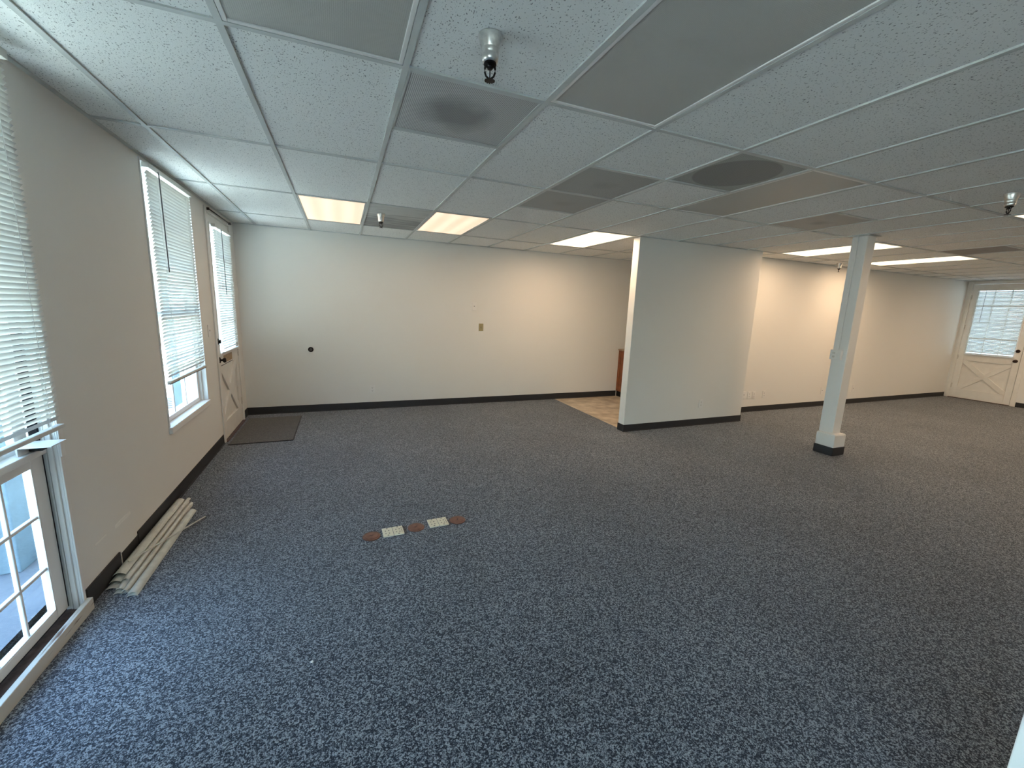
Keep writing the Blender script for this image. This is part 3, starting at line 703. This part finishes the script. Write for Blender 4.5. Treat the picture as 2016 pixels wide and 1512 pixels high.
# ------------------------------------------------------------------ sprinklers
def sprinkler(x, y, label, rz=0, s=.82):
    t = thing('fire_sprinkler', label, 'sprinkler', (x, y, CZ+.006), rz, 'pendent ceiling sprinklers'); t.scale = (1, 1, s)
    bm = bmesh.new(); lathe(bm, [(.030, 0), (.042, 0), (.0425, -.003), (.031, -.046), (.030, -.05)], 40); obj('escutcheon', bm, ALU, t, smooth=True)
    bm = bmesh.new(); lathe(bm, [(.029, -.04), (.030, -.05), (.030, -.066), (.028, -.070), (.029, -.073), (.028, -.090), (.024, -.100), (0, -.100)], 40); obj('cup', bm, ALU, t, smooth=True)
    bm = bmesh.new(); lathe(bm, [(0, -.099), (.021, -.099), (.022, -.108), (.012, -.116), (.008, -.124), (0, -.126)], 6 if False else 24); obj('body', bm, BLACK, t)
    bm = bmesh.new()
    for sg in (1, -1):
        tube(bm, [(sg*.015, 0, -.106), (sg*.0175, 0, -.122), (sg*.0175, 0, -.136), (sg*.013, 0, -.150), (sg*.004, 0, -.158)], .0035, 10)
    tube(bm, [(0, 0, -.124), (0, 0, -.158)], .002, 8); lathe(bm, [(0, -.155), (.006, -.157), (.006, -.166), (0, -.168)], 16)
    obj('yoke', bm, BLACK, t, smooth=True)
    bm = bmesh.new(); seg = 24
    for k in range(12):
        a = 2*PI*k/12; bx(bm, .004, .018, -.0028, .0028, -.1675, -.1655, Matrix.Rotation(a, 3, 'Z'), (0, 0, -.166))
    lathe(bm, [(0, -.165), (.010, -.165), (.010, -.168), (0, -.168)], 20)
    obj('deflector', bm, BLACK, t)
sprinkler(.500, 1.518, 'large near silver and black sprinkler hanging at the top centre', math.radians(-18))
sprinkler(.408, 4.691, 'small silver sprinkler under the dust-streaked ceiling tile', .4)
sprinkler(4.309, 1.542, 'dark sprinkler at the right picture edge above the far door', .9)
sprinkler(7.42, 4.42, 'tiny sprinkler against the far wall left of the column', .4)

# ------------------------------------------------------------------ kitchenette cabinet
t = thing('kitchen_cabinet', 'reddish oak base cabinet peeking out behind the partition', 'cabinet', (4.675, YB, 0))
boxes('body', [(0, 1.9, -.60, -.002, .10, .845)], OAK, t, bevel=.002)
boxes('end_panel', [(-.012, 0, -.60, -.002, .10, .845)], OAK, t, bevel=.002)
boxes('end_panel_rails', [(-.018, -.012, -.595, -.53, .10, .845), (-.018, -.012, -.07, -.004, .10, .845), (-.018, -.012, -.53, -.07, .78, .845), (-.018, -.012, -.53, -.07, .10, .17)], OAK, t, bevel=.002)
boxes('toe_kick', [(.0, 1.9, -.54, -.002, .002, .10)], BLACK, t)
for k in range(4):
    d = boxes('cabinet_door', [(.02+k*.47, .46+k*.47, -.622, -.602, .13, .68)], OAK, t, bevel=.003)
    boxes('cabinet_handle', [(.42+k*.47, .43+k*.47, -.645, -.622, .55, .65)], BLACK, d)
    d = boxes('drawer', [(.02+k*.47, .46+k*.47, -.622, -.602, .70, .83)], OAK, t, bevel=.003)
    boxes('drawer_handle', [(.18+k*.47, .30+k*.47, -.645, -.622, .76, .77)], BLACK, d)
o = boxes('kitchen_worktop', [(4.640, 6.59, YB-.635, YB-.001, .846, .872)], COUNTER, bevel=.006); tag(o, 'thin brown laminate worktop on the oak base cabinet', 'worktop')

# ------------------------------------------------------------------ floor boxes
def round_cover(x, y, label, rz):
    t = thing('floor_outlet_cover', label, 'floor cover', (x, y, 0), rz, 'round bronze floor covers')
    bm = bmesh.new(); lathe(bm, [(.0, .0005), (.057, .0005), (.057, .004), (.054, .007), (.047, .008), (.047, .0065), (0, .0065)], 48); obj('ring', bm, BRONZE, t)
    bm = bmesh.new(); lathe(bm, [(0, .0065), (.044, .0065), (.044, .0085), (.041, .0095), (0, .0095)], 40); obj('lid', bm, BRONZE, t)
    boxes('screw_slot', [(-.012, .012, -.002, .002, .0095, .0102)], DKBROWN, t)
round_cover(.134, 2.668, 'dull round bronze floor cover, leftmost of the row on the carpet', .2)
round_cover(.429, 2.690, 'round reddish bronze floor cover between the two cream plates', .6)
round_cover(.727, 2.700, 'glossy reddish bronze floor cover, rightmost of the row on the carpet', 1.1)
def duplex_cover(x, y, label, rz):
    t = thing('floor_outlet_plate', label, 'floor plate', (x, y, 0), rz, 'cream square floor outlet plates')
    for s in (-1, 1):
        p = boxes('hinged_flap', [(s*.0345-.0335, s*.0345+.0335, -.054, .054, .0005, .009)], CREAM, t, bevel=.002)
        marks = [(s*.0345+dx-.0035, s*.0345+dx+.0035, dy-.0045, dy+.0045, .009, .0096) for dx in (-.014, .008) for dy in (-.020, .014)]
        marks += [(s*.0345-.006, s*.0345+.004, yy-.004, yy+.004, .009, .0097) for yy in (-.043, .043)]
        if s > 0: marks += [(s*.0345+.020, s*.0345+.024, dy-.006, dy+.006, .009, .0096) for dy in (-.022, .0, .022)]
        boxes('slots', marks, mat('cover_slot', (.16, .13, .11), .6) if s < 0 else D.materials['cover_slot'], p)
    boxes('centre_gap', [(-.001, .001, -.053, .053, .0005, .0075)], SLOT, t)
duplex_cover(.274, 2.682, 'cream square floor outlet plate, left of the middle bronze cover', .03)
duplex_cover(.586, 2.708, 'cream square floor outlet plate, right of the middle bronze cover', .03)

# ------------------------------------------------------------------ mat at the left door
t = thing('door_mat', 'dark carpet mat on the floor in front of the left door', 'mat', (0, 0, 0))
boxes('pile', [(-1.145, -.548, 4.965, 6.03, .0005, .008)], MATC, t, bevel=.002)
boxes('edge_binding', [(-1.150, -.542, 4.953, 4.965, .0005, .009), (-.548, -.540, 4.965, 6.03, .0005, .0085)], RUBBER, t)

# ------------------------------------------------------------------ stack of loose blind vanes
def vane(x, y, z, L, W, yaw, roll, arch, label):
    bm = bmesh.new(); n = 8; th = .0016
    def P(s, yy, off):
        a = s*W/2
        return bm.verts.new((a, yy, arch*(1-s*s)+off))
    top = [[P(-1+2*k/n, yy, th) for k in range(n+1)] for yy in (0, L/2, L)]
    bot = [[P(-1+2*k/n, yy, 0) for k in range(n+1)] for yy in (0, L/2, L)]
    for i in range(2):
        for k in range(n):
            bm.faces.new((top[i][k], top[i][k+1], top[i+1][k+1], top[i+1][k])); bm.faces.new((bot[i][k], bot[i+1][k], bot[i+1][k+1], bot[i][k+1]))
        for r in (0, n): bm.faces.new((top[i][r], top[i+1][r], bot[i+1][r], bot[i][r]))
    for e in (0, 2):
        for k in range(n): bm.faces.new((top[e][k], bot[e][k], bot[e][k+1], top[e][k+1]))
    t = obj('blind_vane', bm, VANE, smooth=False, loc=(x, y, z), rot=(0, roll, yaw))
    tag(t, label, 'blind slat', 'loose white blind vanes stacked by the left wall')
    # punched slots near the ends
    return t
place = ['bottom vane nearest the baseboard', 'second from the floor', 'third from the floor', 'fourth from the floor', 'fifth, mid-stack', 'sixth, mid-stack']
vs_ = [  # x, y, z, L, W, yaw, arch, label: four narrow piles side by side
    (-1.163, 2.560, .001, 1.01, .048, 0, .008, 'loose white vane lying lowest against the baseboard'),
    (-1.162, 2.600, .0125, .97, .050, .0, .012, 'loose white vane in the middle of the pile against the baseboard'),
    (-1.158, 2.640, .030, .93, .056, .0, .014, 'broad loose white vane topmost against the baseboard with punched slots'),
    (-1.117, 2.505, .001, 1.02, .036, 0, .007, 'loose white vane lying lowest in the second pile from the wall'),
    (-1.116, 2.525, .012, 1.04, .034, 0, .009, 'loose white vane in the middle of the second pile from the wall'),
    (-1.113, 2.590, .026, 1.00, .030, .0, .008, 'narrow loose white vane topmost of the second pile from the wall'),
    (-1.083, 2.500, .001, 1.03, .026, 0, .006, 'narrow loose white vane lowest in the third pile from the wall'),
    (-1.083, 2.520, .010, 1.02, .024, 0, .008, 'narrow loose white vane in the middle of the third pile from the wall'),
    (-1.081, 2.490, .021, 1.00, .022, 0, .007, 'thin loose white vane topmost of the third pile from the wall'),
    (-1.043, 2.462, .001, .96, .046, 0, .007, 'loose white vane lying flat on the carpet along the open side'),
    (-1.044, 2.470, .0115, .94, .042, 0, .010, 'loose white vane topmost along the open side, nearest the viewer at its end'),
]
for (x, y, z, L, W, yaw, arch, lb) in vs_:
    v = vane(x, y, z, L, W, yaw, 0, arch, lb)
    if 'topmost of the stack' in lb:
        for yy in (.07, .42, .80):
            boxes('punched_slot', [(-.008, .010, yy-.002, yy+.004, arch-.0005, arch+.0028)], GAPSHADE, v)
bm = bmesh.new(); tube(bm, [(0, 0, 0), (.205, .56, .0)], .0045, 8); o = obj('blind_wand', bm, VANE, smooth=True, loc=(-1.142, 2.73, .066), rot=None)
o.rotation_euler = (0, 0, 0)
# lean the wand across the stack down to the carpet
d = (Vector((-.935, 3.285, .008))-Vector((-1.150, 2.73, .056)))
me = o.data
bm = bmesh.new(); tube(bm, [(0, 0, 0), tuple(d)], .0045, 8); bm.to_mesh(me); bm.free(); o.location = (-1.150, 2.73, .056)
tag(o, 'thin white wand leaning across the stacked vanes onto the carpet', 'wand')

# crumb of plaster on the carpet
bm = bmesh.new(); bmesh.ops.create_icosphere(bm, subdivisions=2, radius=.006)
for v in bm.verts: v.co = Vector((v.co.x*1.1, v.co.y*.9, v.co.z*.6))*random.uniform(.8, 1.15)
o = obj('plaster_crumb', bm, BASEWHITE, loc=(-.168, 1.723, .0036)); tag(o, 'tiny white crumb lying alone on the near carpet', 'crumb')
